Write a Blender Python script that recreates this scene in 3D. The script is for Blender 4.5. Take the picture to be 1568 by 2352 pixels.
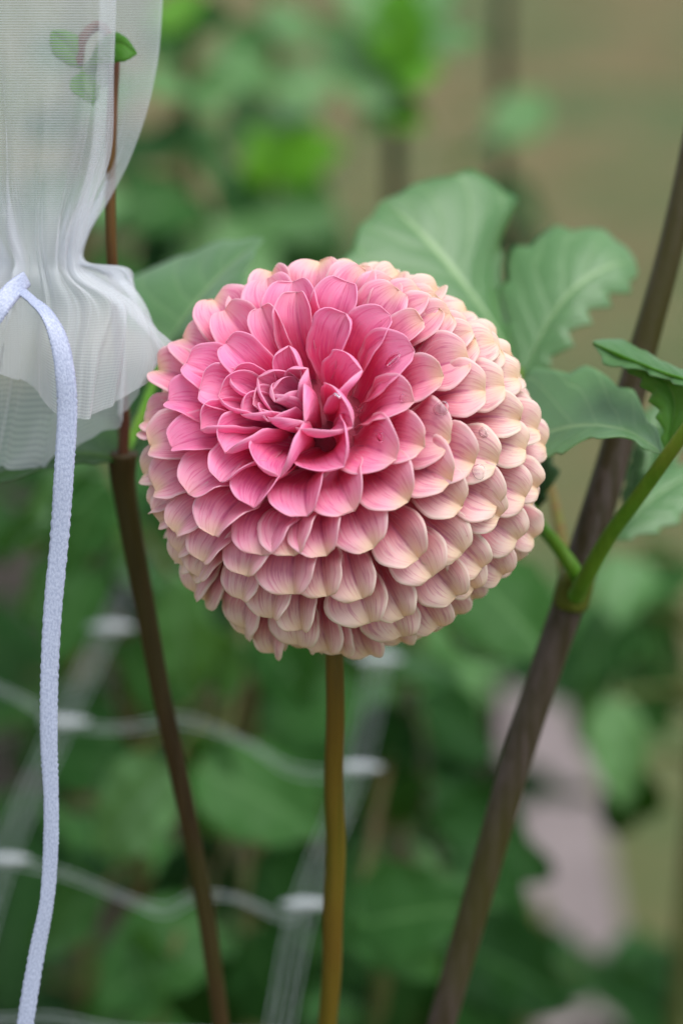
import bpy, math, random
import numpy as np
from mathutils import Vector, Matrix

# ------------------------------------------------------------------ clear
for o in list(bpy.data.objects):
    bpy.data.objects.remove(o)
scn = bpy.context.scene
COL = scn.collection
rng = np.random.default_rng(7)
random.seed(7)

# ------------------------------------------------------------------ camera, sky, sun, exposure
PITCH = math.radians(20.0)
CAMZ = 1.15
LENS = 105.0
SENS = 36.0
Z0 = 0.60                      # metres to the middle of the flower head
cam_d = bpy.data.cameras.new('camera')
cam = bpy.data.objects.new('camera', cam_d)
COL.objects.link(cam)
cam.location = (0, 0, CAMZ)
cam.rotation_euler = (math.pi / 2 - PITCH, 0, 0)
cam_d.sensor_fit = 'VERTICAL'
cam_d.sensor_height = SENS
cam_d.sensor_width = 24.0
cam_d.lens = LENS
cam_d.clip_start = 0.01
cam_d.clip_end = 500
cam_d.dof.use_dof = True
cam_d.dof.focus_distance = 0.577
cam_d.dof.aperture_fstop = 8.6
scn.camera = cam

SUN_EL, SUN_AZ = math.radians(66), math.radians(130)   # azimuth measured from +Y (away from camera) towards +X
world = bpy.data.worlds.new('World')
scn.world = world
world.use_nodes = True
wn = world.node_tree
wn.nodes.clear()
w_out = wn.nodes.new('ShaderNodeOutputWorld')
w_bg = wn.nodes.new('ShaderNodeBackground')
w_sky = wn.nodes.new('ShaderNodeTexSky')
w_sky.sky_type = 'NISHITA'
w_sky.sun_disc = False
w_sky.sun_elevation = SUN_EL
w_sky.sun_rotation = SUN_AZ
w_sky.dust_density = 1.0
w_hsv = wn.nodes.new('ShaderNodeHueSaturation')
w_hsv.inputs['Saturation'].default_value = 0.40
wn.links.new(w_sky.outputs[0], w_hsv.inputs['Color'])
wn.links.new(w_hsv.outputs[0], w_bg.inputs[0])
w_bg.inputs[1].default_value = 0.09
wn.links.new(w_bg.outputs[0], w_out.inputs[0])

sun_d = bpy.data.lights.new('sun', 'SUN')
sun_d.energy = 1.5
sun_d.angle = math.radians(55)
sun_d.color = (1.0, 0.98, 0.95)
sun = bpy.data.objects.new('sun', sun_d)
COL.objects.link(sun)
sd = Vector((math.sin(SUN_AZ) * math.cos(SUN_EL), math.cos(SUN_AZ) * math.cos(SUN_EL), math.sin(SUN_EL)))
# lit from above, slightly from the right
sun.rotation_euler = (-sd).to_track_quat('-Z', 'Y').to_euler()
sun.location = (1, 1, 4)

scn.view_settings.view_transform = 'Standard'
scn.view_settings.look = 'None'
scn.view_settings.gamma = 1.0
scn.view_settings.exposure = 1.25
scn.render.engine = 'CYCLES'
scn.cycles.use_denoising = True
scn.cycles.max_bounces = 10
scn.cycles.transparent_max_bounces = 24
scn.cycles.transmission_bounces = 8

# ------------------------------------------------------------------ pixel helper (photo measured on a 1568 x 2352 view)
FW = np.array([0, math.cos(PITCH), -math.sin(PITCH)])
UP = np.array([0, math.sin(PITCH), math.cos(PITCH)])
RT = np.array([1.0, 0, 0])
CAM = np.array([0, 0, CAMZ])
KPX = SENS / LENS / 2352.0
def P(x, y, z):
    return CAM + z * (FW + RT * (x - 784) * KPX + UP * (1176 - y) * KPX)
def ground_at(x, y, h=0.0):
    d = FW + RT * (x - 784) * KPX + UP * (1176 - y) * KPX
    return CAM + d * ((h - CAMZ) / d[2])
def nrm(v):
    return v / (np.linalg.norm(v) + 1e-12)
def sm(x, a=0.0, b=1.0):
    t = np.clip((np.asarray(x, float) - a) / (b - a), 0, 1)
    return t * t * (3 - 2 * t)
def lerp(a, b, t):
    return a + (b - a) * t

# ------------------------------------------------------------------ object helpers
def tag(o, label=None, cat=None, group=None, kind=None):
    if label: o['label'] = label
    if cat: o['category'] = cat
    if group: o['group'] = group
    if kind: o['kind'] = kind
    return o
def empty(name, loc):
    o = bpy.data.objects.new(name, None)
    o.location = Vector(loc)
    o.empty_display_size = 0.02
    COL.objects.link(o)
    return o
def mesh_from(name, V, F, mat, smooth=True):
    me = bpy.data.meshes.new(name)
    me.from_pydata([tuple(map(float, v)) for v in V], [], [tuple(map(int, f)) for f in F])
    if smooth:
        me.polygons.foreach_set('use_smooth', [True] * len(me.polygons))
    if mat: me.materials.append(mat)
    me.update()
    return me
def link(name, me, parent=None):
    o = bpy.data.objects.new(name, me)
    COL.objects.link(o)
    if parent is not None:
        o.parent = parent
        o.matrix_parent_inverse = Matrix.Translation(-Vector(parent.location))
    return o
def grid_faces(nu, nv, closed=False):
    F = []
    for i in range(nu - 1):
        for j in range(nv - 1 if not closed else nv):
            a = i * nv + j; b = i * nv + (j + 1) % nv
            F.append((a, b, b + nv, a + nv))
    return F
def set_uv(me, uv):
    l = me.uv_layers.new(name='UVMap')
    idx = np.empty(len(me.loops), dtype=np.int32)
    me.loops.foreach_get('vertex_index', idx)
    l.data.foreach_set('uv', np.asarray(uv, np.float32)[idx].ravel())
def set_attr(me, name, vals):
    a = me.attributes.new(name, 'FLOAT', 'POINT')
    a.data.foreach_set('value', np.asarray(vals, np.float32))
def catmull(pts, n):
    pts = np.asarray(pts, float)
    k = len(pts)
    ext = np.vstack([2 * pts[0] - pts[1], pts, 2 * pts[-1] - pts[-2]])
    out = []
    for q in np.linspace(0, k - 1 - 1e-9, n):
        i = int(q); t = q - i
        p0, p1, p2, p3 = ext[i], ext[i + 1], ext[i + 2], ext[i + 3]
        out.append(0.5 * ((2 * p1) + (-p0 + p2) * t + (2 * p0 - 5 * p1 + 4 * p2 - p3) * t * t + (-p0 + 3 * p1 - 3 * p2 + p3) * t ** 3))
    return np.array(out)
def tube_geo(path, radii, n=12, cap=True):
    path = np.asarray(path, float); m = len(path)
    radii = np.broadcast_to(np.asarray(radii, float), (m,)) if np.ndim(radii) == 0 else np.asarray(radii, float)
    T = np.gradient(path, axis=0)
    ref = np.array([0.3, 1.0, 0.1]); V = []
    u = nrm(np.cross(T[0], ref))
    for i in range(m):
        t = nrm(T[i]); u = nrm(u - t * np.dot(u, t)); w = np.cross(t, u)
        for k in range(n):
            a = 2 * math.pi * k / n
            V.append(path[i] + radii[i] * (math.cos(a) * u + math.sin(a) * w))
    F = grid_faces(m, n, True)
    if cap:
        V.append(path[0]); V.append(path[-1])
        c0, c1 = len(V) - 2, len(V) - 1
        for k in range(n):
            F.append((c0, (k + 1) % n, k)); F.append((c1, (m - 1) * n + k, (m - 1) * n + (k + 1) % n))
    return V, F
def merge(geos):
    V, F = [], []
    for v, f in geos:
        o = len(V); V += list(v); F += [tuple(i + o for i in q) for q in f]
    return V, F

# ------------------------------------------------------------------ node helpers
def new_mat(name):
    m = bpy.data.materials.new(name); m.use_nodes = True
    nt = m.node_tree; nt.nodes.clear()
    out = nt.nodes.new('ShaderNodeOutputMaterial')
    return m, nt, out
def N(nt, t, **kw):
    n = nt.nodes.new(t)
    for k, v in kw.items():
        setattr(n, k, v)
    return n
def setv(nt, sock, v):
    if isinstance(v, bpy.types.NodeSocket): nt.links.new(v, sock)
    elif isinstance(v, (tuple, list)) and sock.type == 'RGBA' and len(v) == 3: sock.default_value = (*v, 1)
    else: sock.default_value = v
def math_n(nt, op, a, b=None, c=None, clamp=False):
    n = N(nt, 'ShaderNodeMath', operation=op); n.use_clamp = clamp
    for s, v in zip(n.inputs, (a, b, c)):
        if v is not None: setv(nt, s, v)
    return n.outputs[0]
def mixc(nt, f, a, b, mode='MIX'):
    n = N(nt, 'ShaderNodeMix', data_type='RGBA', blend_type=mode)
    setv(nt, n.inputs[0], f); setv(nt, n.inputs[6], a); setv(nt, n.inputs[7], b)
    return n.outputs[2]
def maprange(nt, v, a, b, c=0.0, d=1.0, smooth=True):
    n = N(nt, 'ShaderNodeMapRange', interpolation_type='SMOOTHSTEP' if smooth else 'LINEAR')
    setv(nt, n.inputs[0], v)
    for i, q in enumerate((a, b, c, d)): setv(nt, n.inputs[i + 1], q)
    return n.outputs[0]
def attr(nt, name):
    return N(nt, 'ShaderNodeAttribute', attribute_name=name).outputs['Fac']
def noise(nt, vec, scale, detail=3, rough=0.5):
    n = N(nt, 'ShaderNodeTexNoise')
    if vec is not None: nt.links.new(vec, n.inputs['Vector'])
    n.inputs['Scale'].default_value = scale; n.inputs['Detail'].default_value = detail; n.inputs['Roughness'].default_value = rough
    return n.outputs['Fac']
def comb(nt, x, y, z=0.0):
    n = N(nt, 'ShaderNodeCombineXYZ')
    for s, v in zip(n.inputs, (x, y, z)): setv(nt, s, v)
    return n.outputs[0]
def bump(nt, h, strength, dist):
    n = N(nt, 'ShaderNodeBump'); n.inputs['Strength'].default_value = strength; n.inputs['Distance'].default_value = dist
    nt.links.new(h, n.inputs['Height'])
    return n.outputs[0]

# ------------------------------------------------------------------ materials
def petal_material():
    m, nt, out = new_mat('petal')
    uv = N(nt, 'ShaderNodeUVMap').outputs[0]
    sep = N(nt, 'ShaderNodeSeparateXYZ'); nt.links.new(uv, sep.inputs[0])
    s, v = sep.outputs[0], sep.outputs[1]           # s: -1..1 across (stored 0..1), v: millimetres from tip / 20
    age = attr(nt, 'age'); rnd = attr(nt, 'rnd'); edge = attr(nt, 'edge')
    vmm = math_n(nt, 'MULTIPLY', v, 20.0)
    # fibres running along the petal
    vec = comb(nt, math_n(nt, 'MULTIPLY', s, 30.0), math_n(nt, 'MULTIPLY', v, 3.5), math_n(nt, 'MULTIPLY', rnd, 40.0))
    fib = noise(nt, vec, 1.0, 4, 0.6)
    blot = noise(nt, comb(nt, math_n(nt, 'MULTIPLY', s, 4.0), math_n(nt, 'MULTIPLY', v, 5.0), math_n(nt, 'MULTIPLY', rnd, 90.0)), 1.0, 3, 0.5)
    # young petals, from tip to throat
    young = mixc(nt, maprange(nt, vmm, 0.5, 11.0), (0.98, 0.36, 0.64), (0.95, 0.13, 0.34))
    old = mixc(nt, maprange(nt, vmm, 1.4, 9.0), (0.93, 0.75, 0.68), (0.72, 0.17, 0.23))
    base = mixc(nt, age, young, old)
    # mauve fibres
    f1 = maprange(nt, fib, 0.51, 0.62, 0.0, 0.62)
    f1 = math_n(nt, 'MULTIPLY', f1, maprange(nt, edge, 0.0, 2.2, 0.25, 1.0))
    base = mixc(nt, f1, base, mixc(nt, age, (0.85, 0.12, 0.38), (0.64, 0.25, 0.34)))
    f2 = maprange(nt, fib, 0.32, 0.47, 0.55, 0.0)
    base = mixc(nt, f2, base, mixc(nt, age, (0.94, 0.42, 0.64), (0.90, 0.75, 0.70)))
    # crease line colour
    sc = math_n(nt, 'ABSOLUTE', math_n(nt, 'SUBTRACT', s, 0.5))
    cre = math_n(nt, 'MULTIPLY', maprange(nt, sc, 0.0, 0.042, 1.0, 0.0), maprange(nt, blot, 0.36, 0.58, 0.35, 1.0))
    base = mixc(nt, math_n(nt, 'MULTIPLY', cre, 0.8), base, mixc(nt, age, (0.70, 0.09, 0.28), (0.55, 0.17, 0.27)))
    # pale margin and cream tip
    rim = maprange(nt, math_n(nt, 'ADD', edge, math_n(nt, 'MULTIPLY', math_n(nt, 'SUBTRACT', fib, 0.5), 2.2)), 0.0, 1.15, 1.0, 0.0)
    rim = math_n(nt, 'MULTIPLY', rim, maprange(nt, age, 0.0, 0.45, 0.42, 0.78))
    rim = math_n(nt, 'MULTIPLY', rim, maprange(nt, blot, 0.25, 0.65, 0.65, 1.15))
    base = mixc(nt, rim, base, mixc(nt, age, (0.95, 0.58, 0.74), (0.91, 0.82, 0.69)))
    tipf = maprange(nt, attr(nt, 'tipd'), 0.3, 4.2, 1.0, 0.0)
    tipf = math_n(nt, 'MULTIPLY', tipf, maprange(nt, age, 0.05, 0.5, 0.10, 0.85))
    base = mixc(nt, tipf, base, (0.92, 0.75, 0.50))
    # small tan marks
    spot = maprange(nt, noise(nt, comb(nt, math_n(nt, 'MULTIPLY', s, 14.0), math_n(nt, 'MULTIPLY', v, 24.0), math_n(nt, 'MULTIPLY', rnd, 300.0)), 1.0, 1, 0.4), 0.80, 0.86)
    base = mixc(nt, math_n(nt, 'MULTIPLY', spot, 0.5), base, (0.45, 0.22, 0.10))
    p = N(nt, 'ShaderNodeBsdfPrincipled')
    setv(nt, p.inputs['Base Color'], base)
    p.inputs['Roughness'].default_value = 0.48
    p.inputs['Specular IOR Level'].default_value = 0.35
    p.inputs['Sheen Weight'].default_value = 0.08
    hgt = math_n(nt, 'ADD', fib, math_n(nt, 'MULTIPLY', blot, 0.8))
    nb = bump(nt, hgt, 0.35, 0.0004)
    nt.links.new(nb, p.inputs['Normal'])
    tr = N(nt, 'ShaderNodeBsdfTranslucent')
    setv(nt, tr.inputs[0], mixc(nt, 0.18, base, (0.98, 0.45, 0.50), 'MULTIPLY'))
    mx = N(nt, 'ShaderNodeMixShader'); mx.inputs[0].default_value = 0.42
    nt.links.new(p.outputs[0], mx.inputs[1]); nt.links.new(tr.outputs[0], mx.inputs[2])
    nt.links.new(mx.outputs[0], out.inputs[0])
    return m

def leaf_material(name, c_lo, c_hi, vein, trans=(0.14, 0.32, 0.02), rough=0.42, tw=0.28, spec=0.28, detail=True):
    m, nt, out = new_mat(name)
    uv = N(nt, 'ShaderNodeUVMap').outputs[0]
    sep = N(nt, 'ShaderNodeSeparateXYZ'); nt.links.new(uv, sep.inputs[0])
    s, v = sep.outputs[0], sep.outputs[1]
    ac = math_n(nt, 'ABSOLUTE', math_n(nt, 'SUBTRACT', s, 0.5))          # 0 midrib .. 0.5 edge
    tc = N(nt, 'ShaderNodeTexCoord').outputs['Object']
    n1 = noise(nt, tc, 60.0 if detail else 25.0, 4, 0.55)
    orn = N(nt, 'ShaderNodeObjectInfo').outputs['Random']
    base = mixc(nt, maprange(nt, math_n(nt, 'ADD', math_n(nt, 'MULTIPLY', n1, 0.6), math_n(nt, 'MULTIPLY', orn, 0.4)), 0.3, 0.75), c_lo, c_hi)
    mid = maprange(nt, ac, 0.006, 0.030, 1.0, 0.0)
    ph = math_n(nt, 'FRACT', math_n(nt, 'MULTIPLY', math_n(nt, 'SUBTRACT', v, math_n(nt, 'MULTIPLY', ac, 0.55)), 7.0))
    lat = maprange(nt, math_n(nt, 'ABSOLUTE', math_n(nt, 'SUBTRACT', ph, 0.5)), 0.0, 0.07, 1.0, 0.0)
    fine = N(nt, 'ShaderNodeTexVoronoi', feature='DISTANCE_TO_EDGE'); nt.links.new(uv, fine.inputs['Vector']); fine.inputs['Scale'].default_value = 26.0
    fl = maprange(nt, fine.outputs['Distance'], 0.0, 0.08, 1.0, 0.0)
    vf = math_n(nt, 'MAXIMUM', math_n(nt, 'MULTIPLY', mid, 0.75), math_n(nt, 'MULTIPLY', lat, 0.35))
    vf = math_n(nt, 'MAXIMUM', vf, math_n(nt, 'MULTIPLY', fl, 0.10))
    base = mixc(nt, vf, base, vein)
    p = N(nt, 'ShaderNodeBsdfPrincipled')
    setv(nt, p.inputs['Base Color'], base)
    p.inputs['Roughness'].default_value = rough
    p.inputs['Specular IOR Level'].default_value = spec
    if detail:
        h = math_n(nt, 'SUBTRACT', math_n(nt, 'MULTIPLY', n1, 0.5), math_n(nt, 'MULTIPLY', vf, 0.9))
        nt.links.new(bump(nt, h, 0.5, 0.0006), p.inputs['Normal'])
    tr = N(nt, 'ShaderNodeBsdfTranslucent'); setv(nt, tr.inputs[0], trans)
    mx = N(nt, 'ShaderNodeMixShader'); mx.inputs[0].default_value = tw
    nt.links.new(p.outputs[0], mx.inputs[1]); nt.links.new(tr.outputs[0], mx.inputs[2])
    nt.links.new(mx.outputs[0], out.inputs[0])
    return m

def stem_material(name, c1, c2, c3, rough=0.4, scale=14.0):
    """c1/c2 run in streaks along the stem, c3 tints blotches"""
    m, nt, out = new_mat(name)
    tc = N(nt, 'ShaderNodeTexCoord').outputs['Object']
    mp = N(nt, 'ShaderNodeMapping'); nt.links.new(tc, mp.inputs[0]); mp.inputs['Scale'].default_value = (420, 420, 9)
    st = noise(nt, mp.outputs[0], 1.0, 3, 0.6)
    bl = noise(nt, tc, scale, 3, 0.6)
    sp = noise(nt, tc, 900.0, 2, 0.5)
    base = mixc(nt, maprange(nt, st, 0.35, 0.65), c1, c2)
    base = mixc(nt, maprange(nt, bl, 0.45, 0.65, 0.0, 0.7), base, c3)
    base = mixc(nt, maprange(nt, sp, 0.62, 0.75, 0.0, 0.35), base, c2)
    p = N(nt, 'ShaderNodeBsdfPrincipled'); setv(nt, p.inputs['Base Color'], base)
    p.inputs['Roughness'].default_value = rough; p.inputs['Specular IOR Level'].default_value = 0.16
    nt.links.new(bump(nt, math_n(nt, 'ADD', st, math_n(nt, 'MULTIPLY', sp, 0.4)), 0.35, 0.0005), p.inputs['Normal'])
    nt.links.new(p.outputs[0], out.inputs[0])
    return m

def flat_material(name, c1, c2, scale=30.0, rough=0.8, trans=0.0):
    m, nt, out = new_mat(name)
    tc = N(nt, 'ShaderNodeTexCoord').outputs['Object']
    n1 = noise(nt, tc, scale, 4, 0.6)
    base = mixc(nt, maprange(nt, n1, 0.35, 0.65), c1, c2)
    p = N(nt, 'ShaderNodeBsdfPrincipled'); setv(nt, p.inputs['Base Color'], base); p.inputs['Roughness'].default_value = rough
    nt.links.new(bump(nt, n1, 0.4, 0.002), p.inputs['Normal'])
    nt.links.new(p.outputs[0], out.inputs[0])
    return m

M_PETAL = petal_material()
M_LEAF = leaf_material('leaf_glaucous', (0.075, 0.195, 0.055), (0.125, 0.265, 0.100), (0.30, 0.46, 0.20), rough=0.36, spec=0.75, trans=(0.22, 0.46, 0.05))
M_LEAF2 = leaf_material('leaf_fresh', (0.060, 0.200, 0.018), (0.095, 0.260, 0.035), (0.17, 0.33, 0.07), trans=(0.24, 0.46, 0.02), rough=0.45, tw=0.42)
M_LEAFD = leaf_material('leaf_deep', (0.016, 0.055, 0.010), (0.030, 0.085, 0.016), (0.07, 0.15, 0.03), rough=0.5, tw=0.2, trans=(0.05, 0.12, 0.005))
M_BG = [leaf_material('leaf_bed_a', (0.010, 0.052, 0.008), (0.036, 0.115, 0.024), (0.10, 0.22, 0.07), rough=0.5, detail=False, spec=0.14, tw=0.2, trans=(0.09, 0.24, 0.01)),
        leaf_material('leaf_bed_b', (0.005, 0.028, 0.004), (0.012, 0.052, 0.008), (0.04, 0.11, 0.03), rough=0.55, detail=False, tw=0.15, spec=0.10, trans=(0.04, 0.12, 0.005)),  # darker copy: shade low in the bed is put into the colour
        leaf_material('leaf_bed_c', (0.060, 0.165, 0.042), (0.100, 0.22, 0.070), (0.20, 0.34, 0.18), rough=0.40, detail=False, spec=0.25, tw=0.2),  # paler copy: sky sheen on the leaves is put into the colour
        leaf_material('leaf_bed_d', (0.07, 0.24, 0.010), (0.10, 0.30, 0.015), (0.16, 0.34, 0.04), rough=0.5, detail=False, tw=0.4, trans=(0.25, 0.6, 0.01))]

# ------------------------------------------------------------------ ground
def lawn_material():
    m, nt, out = new_mat('lawn')
    tc = N(nt, 'ShaderNodeTexCoord').outputs['Object']
    a = noise(nt, tc, 2.2, 3, 0.55); b = noise(nt, tc, 7.0, 4, 0.6); c = noise(nt, tc, 90.0, 3, 0.6)
    base = mixc(nt, maprange(nt, a, 0.38, 0.58), (0.118, 0.088, 0.028), (0.046, 0.080, 0.014))
    base = mixc(nt, maprange(nt, b, 0.48, 0.68, 0.0, 0.6), base, (0.17, 0.115, 0.05))
    base = mixc(nt, maprange(nt, c, 0.4, 0.7, 0.0, 0.5), base, (0.10, 0.105, 0.045))
    p = N(nt, 'ShaderNodeBsdfPrincipled'); setv(nt, p.inputs['Base Color'], base); p.inputs['Roughness'].default_value = 0.9
    nt.links.new(bump(nt, c, 0.6, 0.01), p.inputs['Normal'])
    nt.links.new(p.outputs[0], out.inputs[0])
    return m
def sheet(name, pts, z, mat, sub=1):
    V = [(p[0], p[1], z) for p in pts]
    o = link(name, mesh_from(name, V, [tuple(range(len(V)))], mat, smooth=False))
    tag(o, kind='structure')
    return o
sheet('ground', [(-80, -40), (80, -40), (80, 160), (-80, 160)], 0.0, lawn_material())
M_SOIL = flat_material('soil', (0.012, 0.009, 0.005), (0.030, 0.020, 0.012), 40.0, 0.95)
M_PATH = flat_material('path_gravel', (0.15, 0.122, 0.118), (0.20, 0.165, 0.16), 18.0, 0.9)
g1, g2 = ground_at(1010, 1480), ground_at(1150, 2600)
gl = [ground_at(1090, 1330), ground_at(1120, 1500), ground_at(1165, 1800), ground_at(1190, 2100), ground_at(1220, 2420)]
gr = [ground_at(1200, 1330), ground_at(1250, 1500), ground_at(1370, 1800), ground_at(1420, 2100), ground_at(1480, 2420)]
sheet('soil_bed', [(-3.0, 0.4)] + [tuple(p[:2] - np.array([0.01, 0])) for p in ([ground_at(1240, 2900)] + gl[::-1])] + [(gl[0][0], 3.6), (-3.0, 3.6)], 0.004, M_SOIL)
sheet('path', [tuple(p[:2]) for p in gl] + [tuple(p[:2]) for p in gr[::-1]], 0.009, M_PATH)

# ------------------------------------------------------------------ the dahlia head
SRC = 1568.0 / 2731.0
BC = P(1376 * SRC, 1832 * SRC, Z0)                      # ball centre
RB = 790 * SRC * KPX * Z0                               # ball radius (metres)
def cam_dir(a, b, c):
    return nrm(a * RT + b * UP - c * FW)
AX = cam_dir(-0.375, 0.385, 0.84)                        # flower axis
ORG = dict(A=(560, 1020), B=(1060, 1020), C=(1600, 1020), D=(560, 1550), E=(1060, 1550), F=(1600, 1550), G=(700, 2080), H=(1250, 2080), I=(1650, 2000))
ZS = 1568 / 600.0
# measured petal tips: crop, x, y, width, optional roll (degrees at the margin)
TIPS = [
 ('A',770,470,540),('A',890,575,490),('A',455,870,470),('A',490,1130,460),('A',200,1200,480),('A',300,1520,490),('A',628,1410,430,85),
 ('A',1275,545,330,70),('A',900,920,440,45),('A',940,1270,240,112),('A',825,1485,420,105),('A',1235,1285,400,105),
 ('A',1330,250,480),('B',70,180,420),('B',575,70,520),('B',290,285,560,60),('B',325,390,420,70),('B',860,285,460,60),('B',850,620,400,85),
 ('B',1050,165,440),('B',1000,118,360),('B',1312,640,500,55),('B',1400,370,490),('B',1340,258,360),('C',148,1005,600,45),('B',1010,1210,470,100),
 ('B',245,955,240,115),('B',440,1190,230,118),('B',110,1530,240,118),
 ('C',235,690,330,60),('C',400,555,480),('C',230,395,300),('C',390,445,280),('C',495,590,330),('C',540,645,240),('C',715,1080,600),('C',790,880,490),
 ('C',730,770,370),('C',448,1275,470,35),('F',140,150,480,35),('C',985,930,400),('C',890,1425,540),('C',1090,1370,470),('C',1225,1290,440),('C',1160,1080,350),
 ('C',975,900,330),('C',1050,990,280),
 ('F',255,620,520,25),('F',520,560,610),('F',1247,345,490),('F',775,800,570),('F',1010,795,570),('F',1310,655,450),('F',1430,440,420),('F',1505,605,450),
 ('F',530,990,610),('F',80,1190,580),('F',645,1245,490),('F',1018,1240,550),('F',1308,1150,490),('F',1425,1050,450),('F',1035,1355,490),('I',1260,400,420),
 ('I',60,610,570),('I',205,800,540),('I',520,555,530),('I',1090,420,490),('I',455,1000,530),('I',718,715,440),('I',935,780,500),('I',640,930,450),('I',270,1320,460),
 ('I',1060,660,420),
 ('H',150,375,560),('H',640,285,550),('H',150,800,510),('H',520,825,470),('H',605,1070,620),('H',950,1010,480),('H',935,1215,560),('H',165,1360,460),('H',595,1410,420),('H',300,1395,400),
 ('G',905,370,560),('G',1245,375,560),('G',300,440,510),('G',750,585,550),('G',1245,775,620),('G',265,605,430),('G',700,835,480),('G',320,850,450),('G',1020,1020,520),
 ('G',730,1130,470),('G',1325,1145,480),('G',1290,1300,530),('G',1040,1385,400),('G',730,1200,430),('G',180,590,320),('G',40,345,320),('G',70,480,300),('G',205,760,300),
 ('D',115,610,500),('D',335,625,470,35),('D',645,440,390,105),('D',900,680,470,110),('D',845,985,570,50),('E',165,930,530,110),('D',510,1115,530),('D',160,1080,490),('D',45,900,400),
 ('D',1190,1255,570,45),('D',370,1510,440),('D',150,1290,370),('D',75,340,390),('D',55,440,300),('D',210,1410,280),('D',776,1550,560),
 ('E',410,360,520,112),('E',915,410,560,112),('E',825,815,540,92),('E',1370,750,620,35),('E',440,1345,600,45),('E',930,1287,570,40),
 ('E',30,350,320,90),('E',-120,180,300,90),
 ('D',1060,280,230,118),('D',1370,60,240,118),
]
PX_TO_M = SRC * KPX * Z0 / ZS       # crop pixel to metres at the flower
def ball_radius(th):
    return RB * float(np.interp(math.degrees(th), [0, 10, 20, 32, 45, 58], [0.80, 0.83, 0.89, 0.95, 0.99, 1.0]))
def tip_point(crop, x, y):
    ox, oy = ORG[crop]
    d = nrm(P((ox + x / ZS) * SRC, (oy + y / ZS) * SRC, 1.0) - CAM)
    R = RB
    for _ in range(6):
        oc = CAM - BC
        b = np.dot(d, oc); q = b * b - (np.dot(oc, oc) - R * R)
        if q <= 0:
            X = CAM + d * (-b); break
        X = CAM + d * (-b - math.sqrt(q))
        th = math.acos(np.clip(np.dot(nrm(X - BC), AX), -1, 1))
        R = ball_radius(th)
    return X

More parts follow.
